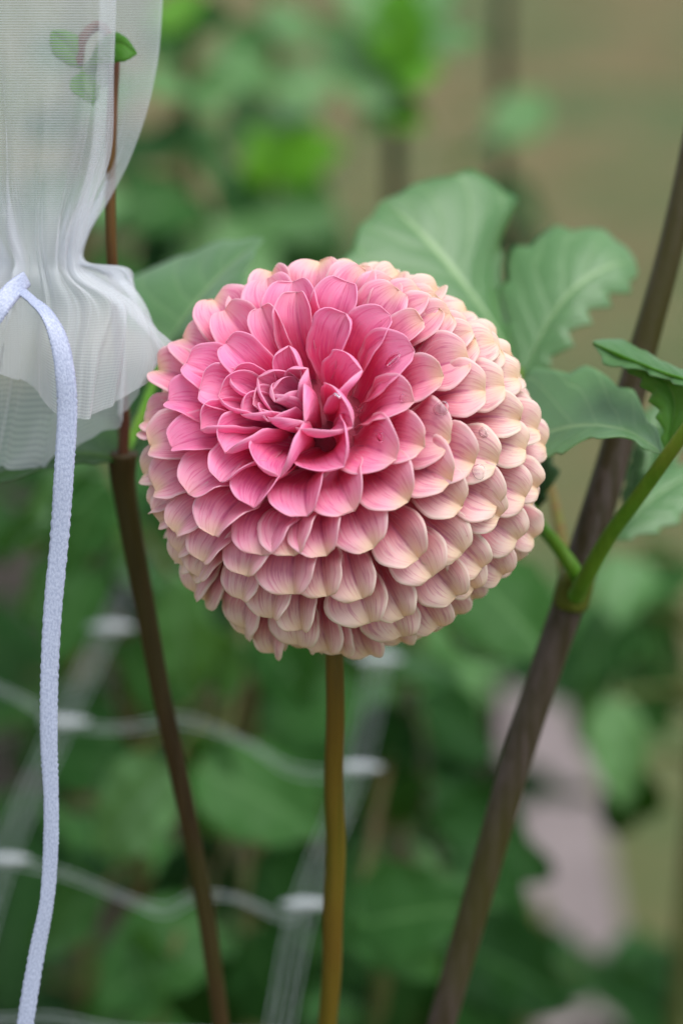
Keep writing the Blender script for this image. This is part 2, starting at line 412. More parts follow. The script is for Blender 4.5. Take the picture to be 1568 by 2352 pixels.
NU, NS = 24, 23
def build_petal(T, width, roll, rs):
    r = nrm(T - BC)
    R = np.linalg.norm(T - BC)
    ct = float(np.clip(np.dot(r, AX), -1, 1)); th = math.acos(ct); deg = math.degrees(th)
    t = nrm(r * ct - AX)
    side = np.cross(r, t)
    L = R - RB * 0.40
    if roll is None:
        roll = float(np.interp(deg, [20, 40, 60, 80, 120], [70, 40, 18, 9, 4])) + rs.normal(0, 5)
    btip = math.radians(np.interp(deg, [0, 18, 30, 45, 65, 90, 130, 160], [5, 18, 34, 46, 50, 54, 58, 62]) + rs.normal(0, 3))
    Lb = np.interp(deg, [20, 60, 100], [0.012, 0.013, 0.014])
    v = L * (np.linspace(0, 1, NU)) ** 1.75
    tw = math.radians(np.interp(deg, [20, 45, 60], [4, 7, 9]) + rs.normal(0, 3))
    rr_ = math.radians(max(roll, 5)); hw = width * 0.5 * min(1.5, rr_ / math.sin(min(rr_, 1.5)))
    pos = np.zeros((NU, 3)); dirs = np.zeros((NU, 3)); nors = np.zeros((NU, 3))
    p = T.copy(); last = 0
    for i in range(NU):
        # tip curls a little extra, then straightens down into the head
        be = btip * (1 - sm(v[i] / Lb))
        d = math.cos(be) * r + math.sin(be) * t
        n = math.sin(be) * r - math.cos(be) * t
        if i: p = p - d * (v[i] - last)
        last = v[i]
        pos[i] = p; dirs[i] = d; nors[i] = n
    tipL = hw * (rs.uniform(0.68, 0.80) if roll < 60 else rs.uniform(0.42, 0.5))
    q = np.clip(v / tipL, 0, 1)
    prof = (1 - (1 - q) ** 2.1) ** 0.57
    prof *= lerp(1.0, 0.30, sm(v / L, np.interp(deg, [35, 60], [0.34, 0.18]), np.interp(deg, [35, 60], [0.95, 0.62])))
    s = np.linspace(-1, 1, NS)
    s = np.sign(s) * np.interp(np.abs(s), np.linspace(0, 1, 12), [0, .035, .075, .125, .20, .30, .42, .55, .68, .80, .91, 1.0])
    fl = rs.uniform(0.92, 1.08, 2)
    cre0 = math.radians(np.interp(deg, [20, 45, 70, 110], [8, 20, 28, 28]) + rs.normal(0, 5))
    if roll > 60: cre0 *= 0.5
    backc = math.radians(np.interp(deg, [30, 60, 100], [0, 30, 46]))
    V = np.zeros((NU, NS, 3)); edge = np.zeros((NU, NS)); tipd = np.zeros((NU, NS))
    ph = rs.uniform(0, 6.28, 4)
    for i in range(NU):
        tb = sm(v[i], 0.35 * L, 0.75 * L)                 # towards the tube at the base
        rl = lerp(math.radians(roll) * (1 - 0.55 * sm(deg, 30, 45) * sm(v[i], 0.0035, 0.009)), math.radians(np.interp(deg, [30, 50], [130, 45])), tb)
        rl *= lerp(0.72 if roll < 60 else 0.95, 1.0, sm(v[i] / 0.004))
        ds = np.linspace(0, 1, 49)
        psi = cre0 * lerp(1.5, 1.0, sm(v[i] / 0.004)) * (1 - tb) * sm(ds / 0.06) + rl * ds ** 1.15 - backc * (1 - tb) * sm(ds, 0.25, 1.0)
        cx = np.concatenate([[0], np.cumsum((np.cos(psi[1:]) + np.cos(psi[:-1])) * 0.5 / 48)])
        ch = np.concatenate([[0], np.cumsum((np.sin(psi[1:]) + np.sin(psi[:-1])) * 0.5 / 48)])
        h = hw * prof[i]
        a = np.abs(s)
        xs = np.sign(s) * np.interp(a, ds, cx) * h * np.where(s < 0, fl[0], fl[1])
        hs = np.interp(a, ds, ch) * h
        twv = tw * (1 - sm(v[i], 0.0035, 0.0085)); c, sn = math.cos(twv), math.sin(twv)
        sd_, nn = c * side + sn * nors[i], c * nors[i] - sn * side
        # gentle unevenness
        und = 0.00022 * (np.sin(v[i] * 900 + ph[0] + 2.2 * s) + 0.7 * np.sin(v[i] * 1700 + ph[1] + 4 * s)) * a * (1 - tb)
        V[i] = pos[i] + xs[:, None] * sd_ + (hs + und)[:, None] * nn
        # the margins near the tip run slightly past it: a shallow notch at the crease
        V[i] += dirs[i] * (0.0007 * (1 - sm(v[i] / 0.003)) * sm(v[i] / 0.0009) * sm(a * 1.5))[:, None]
        edge[i] = (1 - a) * h * 1000 + 0.0
        tipd[i] = np.sqrt((v[i] * 1000) ** 2 + (a * h * 700) ** 2)
    age = float(np.interp(deg, [22, 40, 54, 68, 82], [0.0, 0.08, 0.42, 0.84, 1.0])) + rs.normal(0, 0.05)
    return V.reshape(-1, 3), edge.ravel(), tipd.ravel(), v, s, min(max(age, 0), 1), deg

dahlia = empty('dahlia_flower', P(765, 1700, 0.615) * np.array([1, 1, 0]))
tag(dahlia, 'pink and cream ball dahlia bloom with tightly cupped petals on an olive stem', 'flower')
faces_p = grid_faces(NU, NS)
DROPS = {}
def add_petal(T, width, roll, seed):
    rs = np.random.default_rng(seed)
    V, edge, tipd, v, s, age, deg = build_petal(T, width, roll, rs)
    me = mesh_from('petal', V, faces_p, M_PETAL)
    uv = np.stack(np.meshgrid(v / 0.020, s * 0.5 + 0.5, indexing='ij'), -1).reshape(-1, 2)[:, ::-1]
    set_uv(me, uv)
    set_attr(me, 'edge', edge); set_attr(me, 'tipd', tipd)
    set_attr(me, 'age', np.full(len(V), age)); set_attr(me, 'rnd', np.full(len(V), rs.uniform()))
    o = link('petal', me, dahlia)
    sol = o.modifiers.new('thickness', 'SOLIDIFY'); sol.thickness = 0.00018; sol.offset = -1.0
    return o, V.reshape(NU, NS, 3)
tips = []
petal_geo = []
for k, e in enumerate(TIPS):
    T = tip_point(e[0], e[1], e[2])
    w = (max(e[3], 330) if len(e) > 4 else max(e[3], 430)) * PX_TO_M
    o, G = add_petal(T, w * (1.16 if len(e) > 4 else 1.24), (float(e[4]) * (0.84 if e[4] < 110 else 0.9)) if len(e) > 4 else None, 100 + k)
    tips.append(T); petal_geo.append(G)
# the far side of the ball, which the photograph does not show, and hidden gaps
tv = np.array(tips)
nf = 0
GA = math.pi * (3 - math.sqrt(5))
for k in range(330):
    z = 1 - 2 * (k + 0.5) / 330
    if z < -0.93: continue
    rr = math.sqrt(1 - z * z); ph = k * GA
    e1 = nrm(np.cross(AX, RT)); e2 = np.cross(AX, e1)
    d = z * AX + rr * (math.cos(ph) * e1 + math.sin(ph) * e2)
    th = math.acos(z)
    facing = np.dot(d, nrm(CAM - BC))
    if facing > 0.10: continue
    T = BC + d * ball_radius(th) * 0.975
    if np.min(np.linalg.norm(tv - T, axis=1)) < 0.0052: continue
    add_petal(T, 0.0094 + 0.0012 * random.random(), None, 900 + k)
    nf += 1
print('petals', len(TIPS), 'far', nf)

# water droplets lying on petals
def water_material():
    m, nt, out = new_mat('water')
    p = N(nt, 'ShaderNodeBsdfPrincipled'); setv(nt, p.inputs['Base Color'], (1, 1, 1)); p.inputs['Roughness'].default_value = 0.03
    p.inputs['IOR'].default_value = 1.33; p.inputs['Transmission Weight'].default_value = 1.0
    nt.links.new(p.outputs[0], out.inputs[0])
    return m
M_WATER = water_material()
allV = np.concatenate([g.reshape(-1, 3) for g in petal_geo])
allN = []
for g in petal_geo:
    n_ = np.cross(np.gradient(g, axis=0), np.gradient(g, axis=1)).reshape(-1, 3)
    allN.append(n_ / (np.linalg.norm(n_, axis=1, keepdims=True) + 1e-12))
allN = np.concatenate(allN)
for k, (cr, x, y, dm) in enumerate([('F', 430, 220, 150), ('E', 1210, 520, 110), ('E', 975, 225, 80), ('F', 870, 470, 100), ('F', 820, 880, 150), ('B', 1340, 1090, 190), ('E', 1440, 110, 80), ('B', 755, 1470, 90)]):
    ox, oy = ORG[cr]
    d = nrm(P((ox + x / ZS) * SRC, (oy + y / ZS) * SRC, 1.0) - CAM)
    rel = allV - CAM; tpar = rel @ d
    perp = np.linalg.norm(rel - tpar[:, None] * d, axis=1)
    idx = np.where(perp < 0.0011)[0]
    if len(idx) == 0: continue
    i = idx[np.argmin(tpar[idx])]
    n = allN[i]; n = n if np.dot(n, d) < 0 else -n
    c = CAM + d * tpar[i] + n * 0.0001
    r = dm * 0.5 * PX_TO_M
    u = nrm(np.cross(n, [0.3, 0.2, 0.9])); w_ = np.cross(n, u); V = []
    for a_ in range(9):
        aa = math.pi * a_ / 8
        for b_ in range(18):
            bb = 2 * math.pi * b_ / 18
            rr_ = r * (1 + 0.10 * math.sin(2 * bb + k) + 0.06 * math.sin(3 * bb + 2 * k))
            V.append(c + rr_ * math.sin(aa) * (math.cos(bb) * u + math.sin(bb) * w_) + n * r * 0.24 * math.cos(aa))
    o = link('water_droplet', mesh_from('water_droplet', V, grid_faces(9, 18, True), M_WATER))
    tag(o, 'clear flattened water droplet lying on a petal of the ball dahlia', 'droplet', 'water droplets on the dahlia petals')

# filler core inside the head, and inner heart petals
def sphere_geo(c, r, nu=14, nv=20, sq=None):
    V = []; 
    for i in range(nu + 1):
        a = math.pi * i / nu
        for j in range(nv):
            b = 2 * math.pi * j / nv
            V.append(np.array(c) + r * np.array([math.sin(a) * math.cos(b), math.sin(a) * math.sin(b), math.cos(a)]))
    return V, grid_faces(nu + 1, nv, True)
M_CORE = flat_material('filler_core', (0.42, 0.045, 0.10), (0.36, 0.06, 0.10), 300, 0.7)
sv, sf = sphere_geo(BC, RB * 0.52, 24, 32)
link('filler_core', mesh_from('filler_core', sv, sf, M_CORE), dahlia)  # sphere added inside the head to block light through gaps between petals
for k in range(0):
    a = k * GA + 1.0; rad = 0.0020 * math.sqrt(k + 0.4)
    e1 = nrm(np.cross(AX, RT)); e2 = np.cross(AX, e1)
    T = BC + AX * (RB * 0.77 - 0.10 * rad) + rad * (math.cos(a) * e1 + math.sin(a) * e2) * 1.2
    add_petal(T, 0.0050 + 0.0003 * k, 95.0, 2000 + k)

# ------------------------------------------------------------------ stems
def stem_path(pts, n=60):
    return catmull([P(*p) for p in pts], n)
def to_ground(path, sway=(0.01, 0.02)):
    e = path[-1]
    f = np.array([e[0] + sway[0], e[1] + sway[1], -0.02])
    return np.vstack([path, catmull([path[-2], e, e + (f - e) * 0.3 + np.array([0.003, 0, 0]), f], 26)[10:]])
def tube_obj(name, path, radii, mat, parent, n=16):
    V, F = tube_geo(path, radii, n)
    return link(name, mesh_from(name, V, F, mat), parent)
M_STEM_A = stem_material('stem_olive', (0.075, 0.066, 0.006), (0.125, 0.090, 0.010), (0.100, 0.052, 0.008), 0.42)
M_STEM_B = stem_material('stem_brown', (0.034, 0.020, 0.006), (0.052, 0.032, 0.012), (0.034, 0.034, 0.006), 0.5)
M_STEM_B2 = stem_material('stem_russet', (0.085, 0.030, 0.020), (0.12, 0.045, 0.028), (0.10, 0.06, 0.012), 0.5)
M_STEM_C = stem_material('stem_purple', (0.036, 0.028, 0.014), (0.066, 0.050, 0.042), (0.040, 0.038, 0.006), 0.36)
M_PET_G = stem_material('petiole_green', (0.060, 0.185, 0.010), (0.085, 0.225, 0.016), (0.14, 0.14, 0.018), 0.42)

sp = stem_path([(775, 1330, 0.612), (768, 1430, 0.612), (768, 1520, 0.613), (770, 1640, 0.616), (766, 1800, 0.622), (771, 1950, 0.628), (764, 2100, 0.633), (762, 2220, 0.637), (752, 2352, 0.642), (745, 2480, 0.647)], 70)
sp = to_ground(sp)
rd = np.interp(np.arange(len(sp)), [0, 15, 45, 69, len(sp)], [21, 20, 24, 21.5, 26]) * KPX * 0.63
tube_obj('stem', sp, rd, M_STEM_A, dahlia, 18)

# ------------------------------------------------------------------ leaves made as lofts through measured outlines
def resample(pts, n):
    c = catmull(pts, 160)
    d = np.concatenate([[0], np.cumsum(np.linalg.norm(np.diff(c, axis=0), axis=1))]); d /= d[-1]
    q = np.linspace(0, 1, n)
    return np.stack([np.interp(q, d, c[:, k]) for k in range(3)], 1)
def loft_leaf(center, left, right, mat, parent, teeth=6, tooth=0.0018, nu=56, ns=25, puff=0.0006, seed=1, thick=0.0003):
    rs = np.random.default_rng(seed)
    Cc, Lc, Rc = (resample([P(*p) for p in q], nu) for q in (center, left, right))
    u = np.linspace(0, 1, nu)
    tang = np.gradient(Cc, axis=0)
    # serration on both margins
    def serr(E, ph):
        saw = ((u * teeth + ph) % 1.0)
        saw = np.where(saw < 0.75, saw / 0.75, (1 - saw) / 0.25)
        out = E - Cc
        w = np.linalg.norm(out, axis=1, keepdims=True) + 1e-9
        env = np.sin(math.pi * np.clip(u, 0, 1)) ** 0.5
        return E + out / w * ((saw - 0.35) * tooth * env)[:, None]
    Lc = serr(Lc, rs.uniform()); Rc = serr(Rc, rs.uniform())
    s = np.linspace(-1, 1, ns)
    V = np.zeros((nu, ns, 3))
    for j, sj in enumerate(s):
        E = Lc if sj < 0 else Rc
        a = abs(sj)
        base = Cc + (E - Cc) * a
        nor = np.cross(tang, E - Cc)
        nor = nor / (np.linalg.norm(nor, axis=1, keepdims=True) + 1e-9)
        if sj < 0: nor = -nor
        lat = np.abs(((u - a * 0.28) * 7.0) % 1.0 - 0.5)
        bulge = puff * (math.sin(math.pi * min(a, 1)) * 1.2 + 0.55 * np.sin(lat * math.pi) * sm(a * 5) * (1 - a * 0.6))
        env = np.sin(math.pi * np.clip(u, 0.0, 1)) ** 0.7
        V[:, j] = base - nor * (bulge * env)[:, None]
    me = mesh_from('leaf', V.reshape(-1, 3), grid_faces(nu, ns), mat)
    uv = np.stack(np.meshgrid(u, s * 0.5 + 0.5, indexing='ij'), -1).reshape(-1, 2)[:, ::-1]
    set_uv(me, uv)
    o = link('leaf', me, parent)
    md = o.modifiers.new('thickness', 'SOLIDIFY'); md.thickness = thick; md.offset = 0
    return o

# right-hand shoot
rsht = empty('dahlia_shoot', P(1000, 2352, 0.67) * np.array([1, 1, 0]))
tag(rsht, 'thick purplish leaning dahlia stem with serrated green leaves at its swollen node', 'plant stem')
pr = stem_path([(1640, 60, 0.640), (1600, 280, 0.642), (1560, 480, 0.644), (1518, 650, 0.646), (1462, 850, 0.648), (1400, 1080, 0.650), (1345, 1260, 0.651), (1314, 1362, 0.652), (1272, 1480, 0.654), (1190, 1730, 0.658), (1105, 2030, 0.663), (1028, 2300, 0.668), (985, 2460, 0.672)], 90)
pr = to_ground(pr, (-0.06, 0.03))
rd = np.interp(np.arange(len(pr)), [0, 25, 38, 48, 52, 55, 66, 89, len(pr)], [25, 31, 38, 41, 43, 38, 37, 33, 40]) * KPX * 0.65
tube_obj('stem', pr, rd, M_STEM_C, rsht, 20)
# swollen node collar
nd = stem_path([(1330, 1310, 0.648), (1318, 1350, 0.650), (1308, 1395, 0.6515)], 12)
tube_obj('node', nd, np.array([30, 36, 40, 42, 43, 43, 43, 43, 42, 42, 41, 36]) * KPX * 0.65, stem_material('node_olive', (0.070, 0.085, 0.010), (0.10, 0.12, 0.018), (0.075, 0.060, 0.020), 0.45), rsht, 20)
tube_obj('petiole', stem_path([(1322, 1370, 0.640), (1345, 1325, 0.632), (1400, 1228, 0.622), (1465, 1140, 0.612), (1528, 1052, 0.603), (1600, 950, 0.596), (1690, 830, 0.590)], 40),
         np.linspace(21, 14, 40) * KPX * 0.62, M_PET_G, rsht)
tube_obj('petiole', stem_path([(1335, 1345, 0.644), (1312, 1300, 0.640), (1272, 1245, 0.642), (1232, 1195, 0.648), (1195, 1110, 0.660), (1186, 980, 0.672), (1190, 850, 0.680)], 36),
         np.linspace(18, 11, 36) * KPX * 0.65, M_PET_G, rsht)
tube_obj('axillary_shoot', stem_path([(1305, 1370, 0.668), (1296, 1290, 0.672), (1282, 1200, 0.678), (1262, 1110, 0.684)], 20), np.linspace(22, 9, 20) * KPX * 0.66,
         stem_material('shoot_red', (0.16, 0.09, 0.03), (0.13, 0.15, 0.03), (0.20, 0.07, 0.04), 0.5), rsht)
# leaf beside the flower
loft_leaf([(1524, 1046, .603), (1480, 1012, .606), (1420, 985, .610), (1330, 978, .618), (1240, 1000, .628), (1150, 1040, .640)],
          [(1524, 1046, .603), (1500, 985, .612), (1455, 915, .622), (1385, 862, .630), (1270, 850, .640), (1190, 880, .648), (1150, 1038, .650)],
          [(1524, 1046, .603), (1485, 1027, .604), (1425, 1002, .602), (1340, 1010, .606), (1250, 1052, .614), (1150, 1045, .630)],
          M_LEAF, rsht, teeth=5, tooth=0.0034, seed=3)
# twisted leaf crossing the stem: underside below, recurved margin above
loft_leaf([(1530, 1046, .602), (1540, 985, .603), (1548, 930, .604), (1530, 878, .606), (1470, 838, .610), (1362, 787, .616)],
          [(1528, 1046, .602), (1516, 965, .604), (1492, 905, .608), (1458, 858, .612), (1420, 838, .614), (1362, 792, .617)],
          [(1534, 1042, .602), (1600, 985, .596), (1680, 930, .590), (1640, 890, .594), (1520, 852, .602), (1362, 787, .616)],
          M_LEAF2, rsht, teeth=7, tooth=0.0016, seed=4)
loft_leaf([(1640, 915, .592), (1590, 884, .598), (1530, 858, .604), (1470, 836, .609), (1410, 810, .614), (1361, 786, .617)],
          [(1640, 930, .590), (1590, 896, .595), (1530, 874, .601), (1462, 848, .606), (1395, 838, .611), (1361, 786, .617)],
          [(1660, 890, .598), (1600, 862, .604), (1530, 836, .612), (1468, 802, .618), (1415, 780, .620), (1361, 784, .618)],
          M_LEAF, rsht, teeth=6, tooth=0.0012, seed=5, puff=0.0004)
# two broad leaves behind the bloom
loft_leaf([(1188, 862, .680), (1130, 745, .684), (1040, 622, .688), (955, 525, .692), (878, 462, .696)],
          [(1184, 862, .680), (1080, 830, .676), (900, 730, .676), (798, 615, .682), (835, 520, .690), (878, 462, .696)],
          [(1190, 858, .682), (1168, 740, .694), (1148, 580, .702), (1172, 448, .706), (1060, 400, .704), (955, 428, .700), (878, 462, .696)],
          M_LEAF, rsht, teeth=6, tooth=0.0036, seed=6)
loft_leaf([(1196, 868, .682), (1255, 748, .684), (1325, 660, .686), (1400, 612, .690), (1458, 602, .694)],
          [(1192, 864, .682), (1160, 720, .690), (1168, 610, .696), (1225, 552, .698), (1330, 524, .698), (1420, 556, .697), (1458, 600, .695)],
          [(1202, 866, .682), (1275, 820, .680), (1330, 745, .682), (1390, 690, .686), (1450, 650, .691), (1458, 604, .694)],
          M_LEAF, rsht, teeth=6, tooth=0.0036, seed=7)
# more leaves round the node
loft_leaf([(1395, 1245, .668), (1455, 1185, .672), (1520, 1130, .678), (1640, 1060, .686)], [(1395, 1245, .668), (1430, 1165, .676), (1500, 1090, .684), (1640, 1050, .690)],
          [(1395, 1245, .668), (1470, 1230, .668), (1560, 1190, .672), (1640, 1065, .684)], M_LEAF, rsht, seed=8)
loft_leaf([(1430, 1180, .662), (1448, 1120, .664), (1460, 1070, .666), (1468, 1010, .668)], [(1430, 1180, .662), (1434, 1120, .666), (1445, 1060, .668), (1468, 1010, .668)],
          [(1430, 1180, .662), (1470, 1130, .662), (1482, 1070, .664), (1468, 1010, .668)], M_LEAFD, rsht, teeth=3, seed=9)
loft_leaf([(1225, 1180, .652), (1240, 1120, .652), (1250, 1070, .654), (1245, 1000, .658)], [(1225, 1180, .652), (1222, 1120, .654), (1225, 1060, .656), (1245, 1000, .658)],
          [(1225, 1180, .652), (1262, 1125, .650), (1275, 1075, .652), (1245, 1000, .658)], M_LEAFD, rsht, teeth=3, seed=10)
loft_leaf([(1470, 1160, .690), (1490, 1060, .694), (1510, 980, .698), (1530, 900, .702)], [(1470, 1160, .690), (1450, 1060, .696), (1465, 970, .700), (1530, 900, .702)],
          [(1470, 1160, .690), (1540, 1080, .690), (1570, 990, .694), (1530, 900, .702)], M_LEAF, rsht, seed=11)

# left-hand shoot whose top is inside the bag
lsht = empty('dahlia_shoot', P(505, 2352, 0.69) * np.array([1, 1, 0]))
tag(lsht, 'slender dark brown dahlia stem whose reddish top runs up inside the white bag', 'plant stem')
pl = stem_path([(282, 1040, 0.640), (284, 1110, 0.642), (305, 1240, 0.645), (335, 1400, 0.649), (372, 1600, 0.654), (422, 1830, 0.660), (470, 2080, 0.666), (492, 2230, 0.670), (508, 2352, 0.674), (525, 2480, 0.678)], 70)
pl = to_ground(pl, (0.03, 0.02))
rd = np.interp(np.arange(len(pl)), [0, 4, 10, 30, 69, len(pl)], [33, 31, 26, 22, 19, 26]) * KPX * 0.66
tube_obj('stem', pl, rd, M_STEM_B, lsht)
pu = stem_path([(283, 1050, 0.640), (286, 980, 0.638), (284, 930, 0.636), (272, 780, 0.630), (262, 660, 0.624), (255, 540, 0.618), (254, 400, 0.615), (258, 250, 0.613), (262, 120, 0.613), (230, 60, 0.613), (190, 90, 0.612), (180, 150, 0.612)], 70)
tube_obj('flower_stalk', pu, np.linspace(13.5, 11.5, 70) * KPX * 0.62, M_STEM_B2, lsht)
loft_leaf([(278, 1056, .640), (205, 1042, .634), (110, 1046, .628), (0, 1085, .622), (-70, 1125, .618)],
          [(285, 1046, .642), (250, 968, .652), (150, 952, .654), (85, 968, .650), (50, 1040, .640), (-70, 1115, .620)],
          [(278, 1060, .640), (215, 1062, .630), (125, 1072, .622), (30, 1100, .618), (-70, 1130, .616)], M_LEAFD, lsht, teeth=4, tooth=0.0012, seed=21)
loft_leaf([(290, 1050, .641), (330, 1010, .650), (370, 960, .660), (420, 900, .672)], [(285, 1045, .641), (300, 980, .652), (340, 920, .664), (420, 900, .672)],
          [(292, 1055, .641), (360, 1040, .646), (410, 990, .656), (420, 900, .672)], M_LEAFD, lsht, teeth=4, tooth=0.0012, seed=22)
tube_obj('petiole', stem_path([(283, 1050, .642), (315, 980, .652), (345, 900, .660), (385, 790, .664)], 24), np.linspace(15, 9, 24) * KPX * 0.65, M_PET_G, lsht)
loft_leaf([(378, 800, .664), (440, 712, .664), (520, 620, .664), (606, 548, .664)],
          [(374, 800, .664), (268, 720, .676), (300, 640, .684), (395, 602, .684), (480, 565, .678), (560, 550, .670), (606, 547, .664)],
          [(382, 802, .664), (470, 740, .652), (545, 672, .650), (578, 600, .656), (606, 549, .664)], M_LEAF, lsht, teeth=5, tooth=0.0030, seed=23)
# green bracts of the bud in the bag
for (c, l, r_, mt) in (([(205, 150, .613), (235, 120, .611), (275, 100, .607), (314, 124, .606)], [(205, 145, .613), (235, 90, .613), (280, 80, .608), (314, 122, .606)], [(205, 155, .612), (240, 145, .609), (280, 142, .605), (314, 126, .606)], M_LEAF2),
                       ([(190, 160, .612), (165, 120, .611), (140, 90, .610), (120, 70, .609)], [(190, 160, .612), (140, 140, .610), (115, 105, .609), (120, 70, .609)], [(190, 160, .612), (190, 110, .612), (165, 75, .611), (120, 70, .609)], M_LEAF2),
                       ([(190, 160, .612), (195, 190, .610), (205, 215, .609), (215, 240, .609)], [(190, 160, .612), (160, 190, .610), (175, 215, .609), (215, 240, .609)], [(190, 160, .612), (225, 190, .610), (228, 215, .609), (215, 240, .609)], M_LEAF2),
                       ([(195, 150, .614), (235, 150, .614), (250, 190, .613), (225, 205, .612)], [(195, 150, .614), (225, 125, .615), (270, 170, .614), (225, 205, .612)], [(195, 150, .614), (205, 175, .613), (215, 195, .612), (225, 205, .612)], M_LEAF)):
    loft_leaf(c, l, r_, mt, lsht, teeth=3, tooth=0.0005, nu=24, ns=13, puff=0.0004, seed=31)
# ------------------------------------------------------------------ organza bag
def organza_material():
    m, nt, out = new_mat('organza')
    uv = N(nt, 'ShaderNodeUVMap').outputs[0]
    sep = N(nt, 'ShaderNodeSeparateXYZ'); nt.links.new(uv, sep.inputs[0])
    def thread(c, pitch, w):
        f = math_n(nt, 'FRACT', math_n(nt, 'DIVIDE', c, pitch))
        return maprange(nt, math_n(nt, 'ABSOLUTE', math_n(nt, 'SUBTRACT', f, 0.5)), w, w + 0.10, 1.0, 0.0)
    hz = thread(sep.outputs[1], 0.00052, 0.14)
    vt = thread(sep.outputs[0], 0.00040, 0.06)
    cover = math_n(nt, 'MAXIMUM', hz, math_n(nt, 'MULTIPLY', vt, 0.55))
    lw = N(nt, 'ShaderNodeLayerWeight'); lw.inputs[0].default_value = 0.35
    ga = attr(nt, 'gather')
    alpha = math_n(nt, 'ADD', math_n(nt, 'MULTIPLY', cover, math_n(nt, 'SUBTRACT', 0.30, math_n(nt, 'MULTIPLY', ga, 0.24))), math_n(nt, 'ADD', 0.09, math_n(nt, 'MULTIPLY', ga, 0.36)))
    alpha = math_n(nt, 'ADD', alpha, math_n(nt, 'MULTIPLY', lw.outputs['Facing'], 0.30), clamp=True)
    d = N(nt, 'ShaderNodeBsdfPrincipled'); setv(nt, d.inputs['Base Color'], (0.76, 0.79, 0.83)); d.inputs['Roughness'].default_value = 0.45
    d.inputs['Sheen Weight'].default_value = 0.3
    t = N(nt, 'ShaderNodeBsdfTranslucent'); setv(nt, t.inputs[0], (0.74, 0.77, 0.81))
    a1 = N(nt, 'ShaderNodeMixShader'); a1.inputs[0].default_value = 0.45
    nt.links.new(d.outputs[0], a1.inputs[1]); nt.links.new(t.outputs[0], a1.inputs[2])
    tr = N(nt, 'ShaderNodeBsdfTransparent')
    a2 = N(nt, 'ShaderNodeMixShader'); setv(nt, a2.inputs[0], alpha)
    nt.links.new(tr.outputs[0], a2.inputs[1]); nt.links.new(a1.outputs[0], a2.inputs[2])
    nt.links.new(a2.outputs[0], out.inputs[0])
    return m
M_ORG = organza_material()
bag = empty('organza_bag', P(80, 600, 0.605))
tag(bag, 'sheer white organza drawstring bag gathered at the neck over the left stem', 'bag')
BZ = 0.606
RINGS = [  # closed cross-sections: (x, y, depth offset in mm)
 [(-190,-420,5),(-70,-420,-20),(60,-420,-27),(190,-420,-20),(272,-420,-8),(238,-420,2),(310,-420,2),(385,-420,7),(220,-420,27),(0,-420,25)],
 [(-160,0,5),(-60,0,-18),(60,0,-24),(180,0,-18),(267,0,-8),(232,0,4),(300,0,7),(371,0,9),(220,0,25),(0,0,23)],
 [(-140,200,4),(-50,200,-16),(60,200,-22),(170,200,-16),(256,200,-7),(222,200,4),(290,200,7),(350,200,8),(210,200,22),(0,200,20)],
 [(-110,350,3),(-30,350,-14),(60,350,-19),(150,350,-14),(243,350,-5),(212,350,5),(255,350,8),(300,350,8),(180,350,18),(0,350,16)],
 [(-80,450,2),(-20,450,-11),(60,450,-15),(130,450,-11),(212,450,-5),(190,450,4),(222,450,7),(250,450,8),(150,450,14),(10,450,12)],
 [(-45,540,1),(0,540,-8),(60,540,-10),(120,540,-8),(178,540,-4),(165,540,2),(180,540,5),(196,540,6),(130,540,9),(30,540,8)],
 [(-20,600,1),(20,600,-6),(70,600,-8),(120,600,-6),(168,600,-3),(150,600,1),(172,600,3),(190,600,4),(120,600,6),(40,600,6)],
 [(-35,640,1),(10,640,-7),(70,640,-9),(130,640,-7),(190,640,-3),(200,640,3),(250,630,6),(285,620,7),(120,640,8),(20,640,7)],
 [(-90,710,2),(-10,710,-10),(70,700,-8),(150,710,-11),(280,700,-7),(310,720,0),(320,710,5),(290,690,9),(150,710,10),(0,710,9)],
 [(-130,800,4),(-25,800,-13),(62,790,-9),(140,820,-16),(270,820,-12),(384,800,-3),(365,810,4),(290,820,9),(140,820,14),(0,820,13)],
 [(-150,870,5),(-30,868,-15),(55,872,-9),(140,955,-18),(245,942,-14),(372,828,-4),(350,860,5),(280,960,10),(100,1062,16),(-40,1050,14)],
]
def closed_cr(pts, n):
    pts = np.asarray(pts, float); k = len(pts); out = []
    for q in np.linspace(0, k, n, endpoint=False):
        i = int(q) % k; t = q - int(q)
        p0, p1, p2, p3 = pts[(i - 1) % k], pts[i], pts[(i + 1) % k], pts[(i + 2) % k]
        out.append(0.5 * ((2 * p1) + (-p0 + p2) * t + (2 * p0 - 5 * p1 + 4 * p2 - p3) * t * t + (-p0 + 3 * p1 - 3 * p2 + p3) * t ** 3))
    return np.array(out)
NB = 240
rings = np.array([closed_cr(r, NB) for r in RINGS])           # K x NB x 3
prof = np.array([catmull(rings[:, j], 130) for j in range(NB)]).transpose(1, 0, 2)  # 130 x NB x 3
th0 = np.linspace(0, 2 * math.pi, NB, endpoint=False)
Vb = np.zeros((130, NB, 3))
cum = np.zeros((130, NB))
